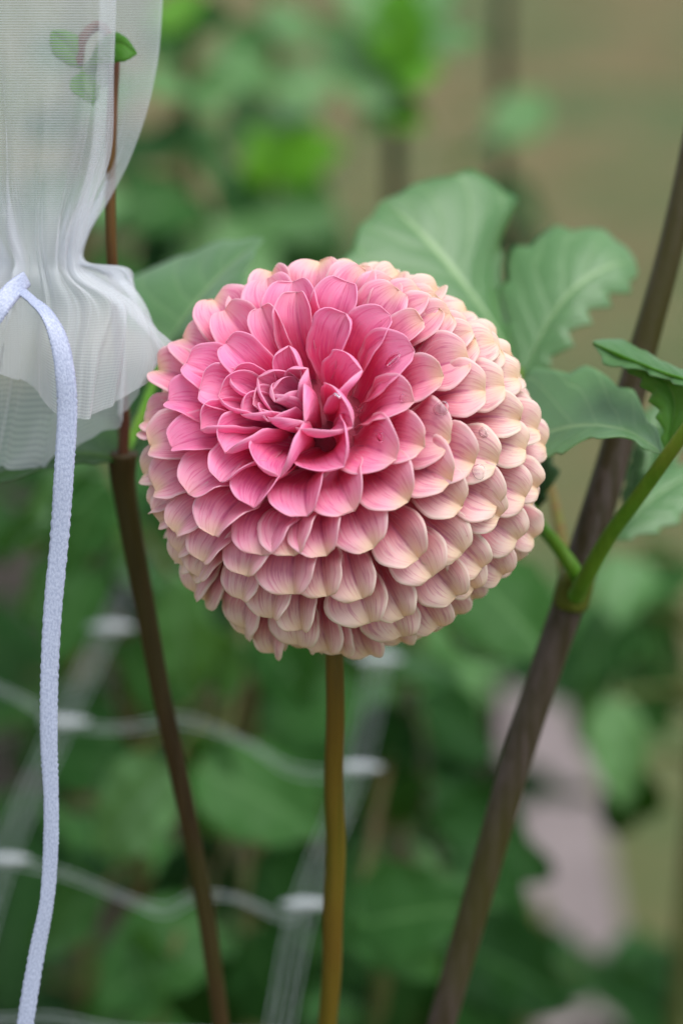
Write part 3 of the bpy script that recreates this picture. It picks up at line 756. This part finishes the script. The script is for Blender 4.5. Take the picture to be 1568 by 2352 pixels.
for i in range(130):
    row = prof[i]
    yy = row[:, 1].mean()
    nk = math.exp(-((yy - 590) / 120.0) ** 2)                 # gathers are tightest at the neck
    skirt = sm(yy, 620, 900)
    body = sm(yy, 500, 250)
    ctr = row.mean(0)
    ths = th0 + 0.24 * np.sin(2 * th0 + 1.3) + 0.13 * np.sin(5 * th0 + 0.4 + yy * 0.002) + 0.06 * np.sin(11 * th0 + 2.0)
    g = (nk * (0.20 * np.sin(13 * ths + 0.6) + 0.13 * np.sin(29 * ths + 1.7) + 0.06 * np.sin(53 * ths))
         + skirt * (0.075 * np.sin(9 * ths + 0.4) + 0.05 * np.sin(19 * ths + 2.0) + 0.02 * np.sin(41 * ths))
         + body * (0.010 * np.sin(9 * ths + yy * 0.006) + 0.006 * np.sin(17 * ths - yy * 0.01)))
    # long diagonal creases running up from the neck
    g = g + sm(yy, 60, 430) * (1 - sm(yy, 560, 640)) * (0.055 * np.sin(11 * ths + yy * 0.004 + 1.0) + 0.045 * np.abs(np.sin(8.5 * ths - yy * 0.003)) + 0.03 * np.sin(27 * ths + yy * 0.006))
    rad = row - ctr
    mm = ctr + rad * (1 + g)[:, None]
    for j in range(NB):
        Vb[i, j] = P(mm[j, 0], mm[j, 1], BZ + mm[j, 2] * 0.001)
arc_u = np.concatenate([np.zeros((130, 1)), np.cumsum(np.linalg.norm(np.diff(Vb, axis=1), axis=2), axis=1)], 1)
arc_v = np.concatenate([np.zeros((1, NB)), np.cumsum(np.linalg.norm(np.diff(Vb, axis=0), axis=2), axis=0)], 0)
me = mesh_from('bag_cloth', Vb.reshape(-1, 3), grid_faces(130, NB, True), M_ORG)
ref = arc_u[20]
set_uv(me, np.stack([np.broadcast_to(ref, (130, NB)), np.broadcast_to(arc_v[:, 60:61], (130, NB))], -1).reshape(-1, 2))
gat = np.array([max(math.exp(-((prof[i][:, 1].mean() - 600) / 130.0) ** 2), 0.72 * float(sm(prof[i][:, 1].mean(), 560, 700))) for i in range(130)])
set_attr(me, 'gather', np.repeat(gat, NB))
link('bag_cloth', me, bag)

# ribbon
def ribbon_material():
    m, nt, out = new_mat('satin_ribbon')
    uv = N(nt, 'ShaderNodeUVMap').outputs[0]
    sep = N(nt, 'ShaderNodeSeparateXYZ'); nt.links.new(uv, sep.inputs[0])
    n1 = noise(nt, comb(nt, math_n(nt, 'MULTIPLY', sep.outputs[0], 9.0), math_n(nt, 'MULTIPLY', sep.outputs[1], 1500.0)), 1.0, 3, 0.6)
    n2 = noise(nt, comb(nt, math_n(nt, 'MULTIPLY', sep.outputs[0], 14.0), math_n(nt, 'MULTIPLY', sep.outputs[1], 160.0)), 1.0, 3, 0.6)
    base = mixc(nt, maprange(nt, n1, 0.35, 0.65), (0.29, 0.325, 0.45), (0.42, 0.46, 0.59))
    base = mixc(nt, maprange(nt, n2, 0.45, 0.75, 0.0, 0.35), base, (0.27, 0.30, 0.42))
    p = N(nt, 'ShaderNodeBsdfPrincipled'); setv(nt, p.inputs['Base Color'], base); p.inputs['Roughness'].default_value = 0.38
    p.inputs['Anisotropic'].default_value = 0.5
    nt.links.new(bump(nt, n1, 0.22, 0.0003), p.inputs['Normal'])
    nt.links.new(p.outputs[0], out.inputs[0])
    return m
M_RIB = ribbon_material()
def ribbon(pts, widths, name='ribbon', n=220, seed=0):
    rs = np.random.default_rng(seed)
    q = np.array(pts, float)
    c = catmull(q, n); w = np.interp(np.linspace(0, len(q) - 1, n), np.arange(len(q)), widths)
    tl = np.interp(np.linspace(0, len(q) - 1, n), np.arange(len(q)), [p[3] if len(p) > 3 else 0 for p in pts]) if len(pts[0]) > 3 else np.zeros(n)
    ctr = np.array([P(a[0], a[1], a[2]) for a in c])
    tang = np.gradient(ctr, axis=0)
    V = np.zeros((n, 7, 3)); d = np.concatenate([[0], np.cumsum(np.linalg.norm(np.diff(ctr, axis=0), axis=1))])
    for i in range(n):
        t = nrm(tang[i]); sd_ = nrm(np.cross(t, FW)); fr = np.cross(sd_, t)
        ang = math.radians(tl[i]); ax = math.cos(ang) * sd_ + math.sin(ang) * fr
        wd = w[i] * KPX * 0.59
        jit = 0.00007 * math.sin(d[i] * 9000) + rs.normal(0, 0.00004)
        for j, s in enumerate(np.linspace(-1, 1, 7)):
            V[i, j] = ctr[i] + ax * (s * (wd * 0.5 + (jit if abs(s) == 1 else 0))) + fr * (0.00015 * (1 - s * s)) * (1 if fr.dot(FW) < 0 else -1)
    me = mesh_from(name, V.reshape(-1, 3), grid_faces(n, 7), M_RIB)
    set_uv(me, np.stack([np.broadcast_to(np.linspace(0, 1, 7), (n, 7)), np.broadcast_to(d[:, None], (n, 7))], -1).reshape(-1, 2))
    o = link(name, me, bag)
    md = o.modifiers.new('thickness', 'SOLIDIFY'); md.thickness = 0.0004; md.offset = 0
    return o
ribbon([(48, 668, .588, 30), (75, 690, .584, 45), (108, 722, .581, 40), (135, 780, .580, 25), (150, 860, .580, 10), (155, 950, .581, 0), (148, 1080, .582, 0), (138, 1230, .584, -5), (122, 1400, .586, 0), (114, 1560, .588, 10), (113, 1700, .590, 0), (118, 1830, .592, 5), (117, 1950, .594, 0), (108, 2070, .596, 15), (85, 2190, .598, 10), (62, 2330, .600, 0), (45, 2460, .602, 0)],
       [22, 25, 35, 43, 45, 46, 45, 43, 42, 41, 40, 34, 35, 33, 37, 39, 39], seed=1, n=420)
ribbon([(62, 640, .589, 30), (30, 668, .586, 10), (-5, 712, .584, 0), (-50, 790, .584, 0), (-90, 900, .586, 0)], [36, 44, 46, 46, 46], seed=2)

# ------------------------------------------------------------------ support net
M_NET = flat_material('net_cord', (0.33, 0.36, 0.37), (0.42, 0.45, 0.46), 200, 0.5)
net = empty('support_net', P(420, 1900, 0.83))
tag(net, 'white plastic support netting stretched flat between the stems below the bloom', 'net')
def net_pt(x, y, z): return (x, y, z)
colL = [(-90, 2330, .86), (12, 1968, .90), (150, 1650, .95), (255, 1432, 1.00), (330, 1270, 1.06)]
colR = [(600, 2560, .84), (640, 2370, .86), (702, 2068, .90), (822, 1752, .95), (872, 1505, 1.00), (905, 1330, 1.06)]
def strand(pts, r, parent, n=40, off=0.0):
    q = catmull([P(p[0], p[1], p[2] * 0.90) for p in pts], n)
    if off: q = q + RT * off
    V, F = tube_geo(q, np.full(n, r), 8)
    link('strand', mesh_from('strand', V, F, M_NET), parent)
for col in (colL, colR):
    for of in (-0.0034, -0.0014, 0.0012, 0.0032):
        strand(col, 0.00011, net, off=of)
rows = [[(-300, 1905, .89), (-120, 1950, .895), (12, 1968, .90), (150, 2000, .90), (300, 2062, .90), (380, 2082, .90), (452, 2052, .90), (540, 2058, .90), (655, 2100, .90), (702, 2068, .90)],
        [(-300, 1600, .94), (-60, 1560, .945), (150, 1650, .95), (280, 1668, .95), (420, 1645, .95), (560, 1700, .95), (660, 1755, .95), (740, 1768, .95), (822, 1752, .95)],
        [(800, 1490, 1.0), (840, 1500, 1.0), (872, 1505, 1.0), (905, 1500, 1.0)],
        [(-160, 2310, .865), (-30, 2335, .862), (120, 2330, .862), (300, 2362, .862), (640, 2370, .86)]]
for rw in rows:
    strand(rw, 0.00017, net, 70); strand([(x, y + 14 + 6 * math.sin(x * 0.02), z) for x, y, z in rw], 0.00017, net, 70)
for (x, y, z) in [(12, 1968, .90), (150, 1652, .95), (255, 1434, 1.0), (702, 2070, .90), (822, 1756, .95), (872, 1508, 1.0), (640, 2374, .86)]:
    c = P(x, y + 6, z * 0.90)
    V, F = tube_geo([c - RT * 0.007, c - RT * 0.004, c, c + RT * 0.004, c + RT * 0.007], [0.0005, 0.0012, 0.0017, 0.0012, 0.0005], 10)
    link('knot', mesh_from('knot', V, F, M_NET), net)

# ------------------------------------------------------------------ plants in the bed behind
def unit_leaf(seed, serr=7, nu=18, ns=9):
    rs = np.random.default_rng(seed)
    u = np.linspace(0, 1, nu); s = np.linspace(-1, 1, ns)
    w = np.sin(math.pi * u ** 0.75) ** 0.8 * 0.5
    saw = (u * serr) % 1.0
    w = w * (1 + 0.10 * (saw - 0.5))
    V = np.zeros((nu, ns, 3))
    for j, sj in enumerate(s):
        a = abs(sj)
        V[:, j, 0] = sj * w
        V[:, j, 1] = u - 0.02 * a
        V[:, j, 2] = 0.14 * a * w - 0.22 * u ** 2.2 + 0.05 * np.sin(6 * u + rs.uniform(0, 6)) * a + 0.02 * np.sin(u * 22) * a
    return V.reshape(-1, 3), grid_faces(nu, ns), np.stack(np.meshgrid(u, s * 0.5 + 0.5, indexing='ij'), -1).reshape(-1, 2)[:, ::-1]
LEAFM = {}
for mi in range(4):
    for k in range(3):
        V, F, uv = unit_leaf(50 + k)
        me = mesh_from('leaf', V, F, M_BG[mi]); set_uv(me, uv)
        LEAFM[(mi, k)] = me
def place_leaf(base, tip, width, normal, mi, parent, k=None):
    base = np.asarray(base); tip = np.asarray(tip)
    y = tip - base; L = np.linalg.norm(y); y = y / L
    z = nrm(normal - y * np.dot(normal, y)); x = np.cross(y, z)
    o = bpy.data.objects.new('leaf', LEAFM[(mi, random.randrange(3) if k is None else k)])
    COL.objects.link(o)
    o.parent = parent
    Mx = Matrix(((x[0] * width, y[0] * L, z[0] * L, base[0]), (x[1] * width, y[1] * L, z[1] * L, base[1]), (x[2] * width, y[2] * L, z[2] * L, base[2]), (0, 0, 0, 1)))
    o.matrix_parent_inverse = Matrix.Translation(-Vector(parent.location))
    o.matrix_basis = Mx
    return o
class Plant:
    def __init__(s, x, y, h, lean=(0, 0), seed=0, mat=None):
        s.o = empty('dahlia_plant', (x, y, 0)); s.base = np.array([x, y, -0.02]); s.h = h
        rs = np.random.default_rng(seed); s.rs = rs
        top = np.array([x + lean[0], y + lean[1], h])
        mid = (s.base + top) / 2 + np.array([rs.normal(0, .012), rs.normal(0, .012), 0])
        s.path = catmull([s.base, mid, top], 30)
        s.geo = [tube_geo(s.path, np.linspace(0.0062, 0.0036, 30), 8)]
        s.mat = mat
    def near(s, p):
        d = np.linalg.norm(s.path - (np.asarray(p) - np.array([0, 0, 0.02])), axis=1)
        return s.path[int(np.argmin(d))]
    def leaf(s, base, tip, width, normal, mi):
        a = s.near(base)
        s.geo.append(tube_geo(catmull([a, (a + base) / 2 + np.array([0, 0, 0.004]), base + (np.asarray(tip) - base) * 0.03], 8), np.linspace(0.0022, 0.0012, 8), 6))
        place_leaf(base, tip, width, normal, mi, s.o)
    def nodes(s, z0, z1, n, mats, size=0.10):
        rs = s.rs
        for k in range(n):
            z = z0 + (z1 - z0) * (k + 0.5) / n
            i = int(np.argmin(np.abs(s.path[:, 2] - z))); c = s.path[i]
            a0 = k * math.pi / 2 + rs.normal(0, 0.3)
            for a in (a0, a0 + math.pi):
                d = np.array([math.cos(a), math.sin(a), rs.normal(0.12, 0.15)]); d = nrm(d)
                ln = size * rs.uniform(0.7, 1.2)
                b = c + d * ln * 0.35
                for (da, sc) in ((0, 1.0), (0.9, 0.7), (-0.9, 0.7)):
                    e = np.array([math.cos(a + da), math.sin(a + da), d[2] + rs.normal(-0.1, 0.15)]); e = nrm(e)
                    s.leaf(b, b + e * ln * sc, ln * sc * rs.uniform(0.5, 0.65), np.array([rs.normal(0, .2), rs.normal(-.15, .2), 1.0]), int(rs.choice(mats)))
    def done(s, label, group=None):
        V, F = merge(s.geo)
        link('stem', mesh_from('stem', V, F, s.mat or M_STEM_BG), s.o)
        tag(s.o, label, 'plant', group)
M_STEM_BG = stem_material('stem_bed', (0.060, 0.075, 0.020), (0.090, 0.095, 0.030), (0.070, 0.040, 0.020), 0.6)
M_STEM_DK = stem_material('stem_dark', (0.016, 0.012, 0.008), (0.026, 0.019, 0.012), (0.018, 0.018, 0.006), 0.7)

def at_depth(x, y, z): return P(x, y, z)
def ground_xy(x, y, z):
    p = P(x, y, z); return p[0], p[1], p[2]
# traced blurred leaves: base px, tip px, width px, depth, material, tilt towards camera
def tl(pl, bx, by, tx, ty, w, z, mi, tilt=0.9, dz=0.0, roll=0.0):
    b, t = P(bx, by, z), P(tx, ty, z + dz)
    pl.leaf(b, t, w * KPX * z, np.array([roll, -tilt, 1.0]), mi)

# --- upper background plants
x, y, h = ground_xy(905, 40, 1.32)
p1 = Plant(x + 0.0, y, h, seed=1, mat=M_STEM_DK)
for a in [(905, 250, 735, 10, 110, 2), (905, 250, 850, 120, 90, 0), (905, 160, 925, -60, 90, 3), (905, 170, 1010, 140, 80, 3), (905, 120, 1140, 40, 70, 2), (905, 200, 970, 250, 90, 0),
          (905, 250, 830, 240, 120, 0), (905, 60, 780, -60, 90, 0), (905, 60, 1050, -90, 90, 0), (905, 300, 960, 230, 60, 3)]:
    tl(p1, *a[:4], a[4] * 1.6, 1.32, (2 if a[5] == 0 and rng.uniform() < 0.5 else a[5]), 0.9, rng.uniform(-.03, .05))
p1.done('tall leafy dahlia plant with a dark stem behind and above the pink bloom')
x, y, h = ground_xy(1155, -80, 1.62)
p2 = Plant(x, y, h, seed=2, mat=M_STEM_DK)
for a in [(1150, 330, 1250, 185, 90, 2), (1150, 330, 1020, 350, 70, 2), (1150, 450, 1280, 500, 110, 0), (1150, 470, 1060, 520, 120, 0), (1150, 560, 1290, 600, 100, 1)]:
    tl(p2, *a[:4], a[4] * 1.5, 1.6, a[5], 0.9, rng.uniform(-.03, .05))
p2.done('sparse dahlia plant with a thick dark upright stem by the dry lawn')
x, y, h = ground_xy(620, -60, 1.5)
p3 = Plant(x, y, h, seed=3)
for a in [(640, 420, 590, 290, 90, 3), (640, 380, 780, 330, 100, 3), (620, 330, 760, 430, 90, 3), (620, 170, 470, 150, 90, 2), (620, 250, 500, 330, 120, 0), (620, 80, 720, 20, 90, 2), (620, 110, 520, 40, 90, 0),
          (620, 460, 480, 420, 120, 0), (620, 470, 760, 520, 130, 0), (640, 560, 520, 620, 140, 2), (640, 540, 780, 620, 150, 0), (620, 220, 780, 170, 90, 2), (640, 300, 700, 210, 90, 0)]:
    tl(p3, *a[:4], a[4] * 1.6, 1.42, (2 if a[5] == 0 and rng.uniform() < 0.5 else a[5]), 0.9, rng.uniform(-.03, .05))
p3.nodes(0.3, h - 0.25, 4, [0, 1, 2])
p3.done('bright yellow green leaved dahlia plant between the white bag and the tall dark stem')
x, y, h = ground_xy(430, -40, 1.28)
p4 = Plant(x, y, h, seed=4)
for a in [(430, 200, 340, 180, 80, 2), (430, 210, 560, 190, 80, 2), (430, 330, 330, 300, 120, 0), (430, 360, 560, 380, 130, 0), (430, 440, 300, 500, 150, 0), (430, 480, 330, 560, 120, 2), (430, 500, 560, 560, 150, 0), (430, 60, 380, -20, 100, 3), (430, 80, 510, 20, 90, 0),
          (430, 560, 300, 620, 120, 1), (430, 560, 640, 690, 180, 0), (430, 120, 330, 60, 90, 0)]:
    tl(p4, *a[:4], a[4] * 1.5, 1.25, (2 if a[5] == 0 and rng.uniform() < 0.5 else a[5]), 0.9, rng.uniform(-.03, .05))
p4.nodes(0.3, h - 0.2, 4, [0, 1])
p4.done('mid green dahlia plant just right of the white organza bag')
x, y, h = ground_xy(180, -80, 1.15)
p5 = Plant(x, y, h, seed=5)
for a in [(180, 150, 60, 60, 120, 0), (180, 300, 20, 260, 130, 0), (180, 420, 30, 500, 150, 0), (180, 250, 330, 180, 120, 0), (180, 480, 300, 450, 120, 2), (180, 620, 60, 720, 160, 1), (180, 650, 330, 620, 150, 0)]:
    tl(p5, *a[:5], 1.12, (2 if a[5] == 0 and rng.uniform() < 0.5 else a[5]), 0.9, rng.uniform(-.03, .05))
p5.nodes(0.3, h - 0.2, 5, [0, 1])
p5.done('mid green dahlia plant seen through the sheer white bag')
# --- middle and lower bed
x, y, h = ground_xy(250, 1000, 0.98)
p6 = Plant(x, y, h, seed=6)
for a in [(240, 1080, 20, 1180, 180, 2, .95), (240, 1100, 120, 1330, 170, 0, .95), (250, 1150, 330, 1330, 130, 2, .98), (200, 1260, 10, 1420, 180, 2, 1.0), (210, 1300, 120, 1520, 150, 0, 1.0), (250, 1330, 470, 1300, 160, 0, 1.02),
          (250, 1350, 60, 1560, 150, 0, 1.02), (260, 1500, 480, 1660, 180, 0, 1.04), (400, 1320, 450, 1660, 150, 2, 1.0), (250, 1600, 40, 1760, 170, 1, 1.04), (250, 1240, 330, 1450, 120, 1, 1.04), (240, 1170, -80, 1240, 170, 0, 1.0)]:
    tl(p6, *a[:5], a[6] - 0.08, a[5], 0.9, rng.uniform(-.02, .05))
p6.nodes(0.1, h - 0.32, 3, [1, 0, 1])
p6.done('leafy dahlia plant behind the ribbon and the slender brown stem')
x, y, h = ground_xy(560, 1200, 1.02)
p7 = Plant(x, y, h, seed=7)
for a in [(400, 1760, 190, 1980, 230, 2, .98), (450, 1760, 760, 1900, 240, 0, .99), (520, 1700, 420, 1960, 220, 0, .99), (560, 1480, 460, 1600, 170, 2, 1.02), (580, 1440, 760, 1640, 180, 0, 1.04), (560, 1520, 700, 1470, 150, 0, 1.05), (600, 1960, 760, 2160, 200, 1, 1.02), (520, 1960, 330, 2160, 200, 1, 1.02),
          (480, 2100, 220, 2300, 240, 0, .98), (400, 2200, 120, 2360, 260, 0, .96), (560, 2150, 700, 2380, 230, 1, 1.0), (480, 2200, 520, 2420, 220, 1, 1.0), (300, 1760, 60, 1720, 180, 1, 1.0), (240, 2040, 20, 2180, 200, 0, 1.0)]:
    tl(p7, *a[:5], a[6] - 0.08, a[5], 0.9, rng.uniform(-.02, .05))
p7.nodes(0.08, h - 0.3, 3, [1, 0, 1])
p7.done('broad leaved dahlia plant growing up through the white net')
x, y, h = ground_xy(960, 1250, 1.06)
p8 = Plant(x, y, h, seed=8)
for a in [(800, 2130, 1090, 2060, 250, 0, .96), (820, 2060, 1040, 2250, 200, 0, .96), (1060, 1300, 1280, 1500, 230, 0, .92), (1040, 1480, 1180, 1300, 240, 2, .93), (900, 1560, 1060, 1480, 180, 0, 1.05), (960, 1640, 1180, 1700, 190, 1, 1.05),
          (940, 1640, 800, 1800, 180, 1, 1.06), (980, 1800, 1160, 1840, 170, 1, 1.05), (980, 1880, 1340, 1985, 220, 1, 1.04), (1010, 2000, 1250, 2140, 220, 0, 1.04), (1000, 2150, 1370, 2300, 240, 1, 1.02), (900, 2250, 1000, 2420, 220, 1, 1.0), (1040, 2240, 1180, 2420, 220, 1, 1.02), (900, 1740, 880, 1930, 180, 0, 1.06), (860, 1420, 760, 1560, 180, 0, 1.08), (1000, 1700, 1090, 1560, 150, 0, 1.1)]:
    tl(p8, *a[:5], a[6] - 0.08, a[5], 0.9, rng.uniform(-.02, .05))
p8.nodes(0.08, h - 0.3, 3, [1, 0, 1])
p8.done('leafy dahlia plant between the olive stem and the thick leaning stem')
x, y, h = ground_xy(1640, 1330, 1.15)
p9 = Plant(x, y, h, seed=9)
for a in [(1400, 1600, 1440, 1860, 140, 2, 1.12), (1450, 1760, 1440, 1970, 150, 1, 1.13), (1430, 1400, 1330, 1560, 150, 0, 1.14), (1450, 1400, 1600, 1540, 160, 0, 1.14), (1440, 1340, 1350, 1260, 150, 2, 1.14), (1450, 1340, 1600, 1300, 170, 0, 1.14), (1440, 1520, 1560, 1700, 150, 0, 1.15),
          (1420, 1540, 1280, 1660, 140, 0, 1.15), (1450, 1280, 1420, 1420, 150, 2, 1.12), (1400, 1600, 1300, 1720, 110, 2, 1.13), (1480, 1500, 1640, 1600, 170, 1, 1.16)]:
    tl(p9, *a[:5], a[6], a[5], 0.9, rng.uniform(-.02, .05))
p9.done('leafy dahlia plant right of the thick leaning stem beside the grey path')
# fill the bed further back and to the left, as the row continues
fill = [(-0.42, 1.35, 0.80), (-0.30, 1.75, 0.62), (-0.12, 1.45, 0.55), (0.03, 1.65, 0.50), (-0.20, 1.15, 0.55), (-0.62, 1.1, 0.8), (-0.55, 1.9, 0.75), (0.10, 1.35, 0.45), (-0.05, 1.95, 0.55), (-0.38, 2.3, 0.72), (-0.14, 2.5, 0.62), (-0.8, 1.6, 0.8), (0.04, 1.12, 0.42), (-0.33, 0.98, 0.5)]
for k, (fx, fy, fh) in enumerate(fill):
    p = Plant(fx, fy, fh, seed=40 + k)
    p.nodes(0.10, fh, 7 if fy < 2.2 else 6, [0, 1, 1, 1, 2], 0.12)
    p.done('bushy dahlia plant in the crowded bed behind the netting', 'bushy dahlia plants filling the bed')

# ------------------------------------------------------------------ grass tufts on the lawn
gv, gf = [], []
rs = np.random.default_rng(11)
for k in range(9000):
    gx, gy = rs.uniform(-2.5, 3.2), rs.uniform(1.2, 8.0)
    if gy < 3.6 and gx < gl[0][0] + 0.35: continue
    a = rs.uniform(0, 6.28); h = rs.uniform(0.02, 0.06); w = 0.0025
    c, s_ = math.cos(a) * w, math.sin(a) * w
    lx, ly = rs.normal(0, 0.02, 2)
    o = len(gv)
    gv += [(gx - c, gy - s_, 0), (gx + c, gy + s_, 0), (gx + lx, gy + ly, h)]
    gf.append((o, o + 1, o + 2))
go = link('grass', mesh_from('grass', gv, gf, flat_material('grass_blades', (0.15, 0.17, 0.06), (0.32, 0.26, 0.13), 3.0, 0.8), smooth=False))
tag(go, 'short dry lawn grass beyond the flower bed', 'grass', kind='stuff')
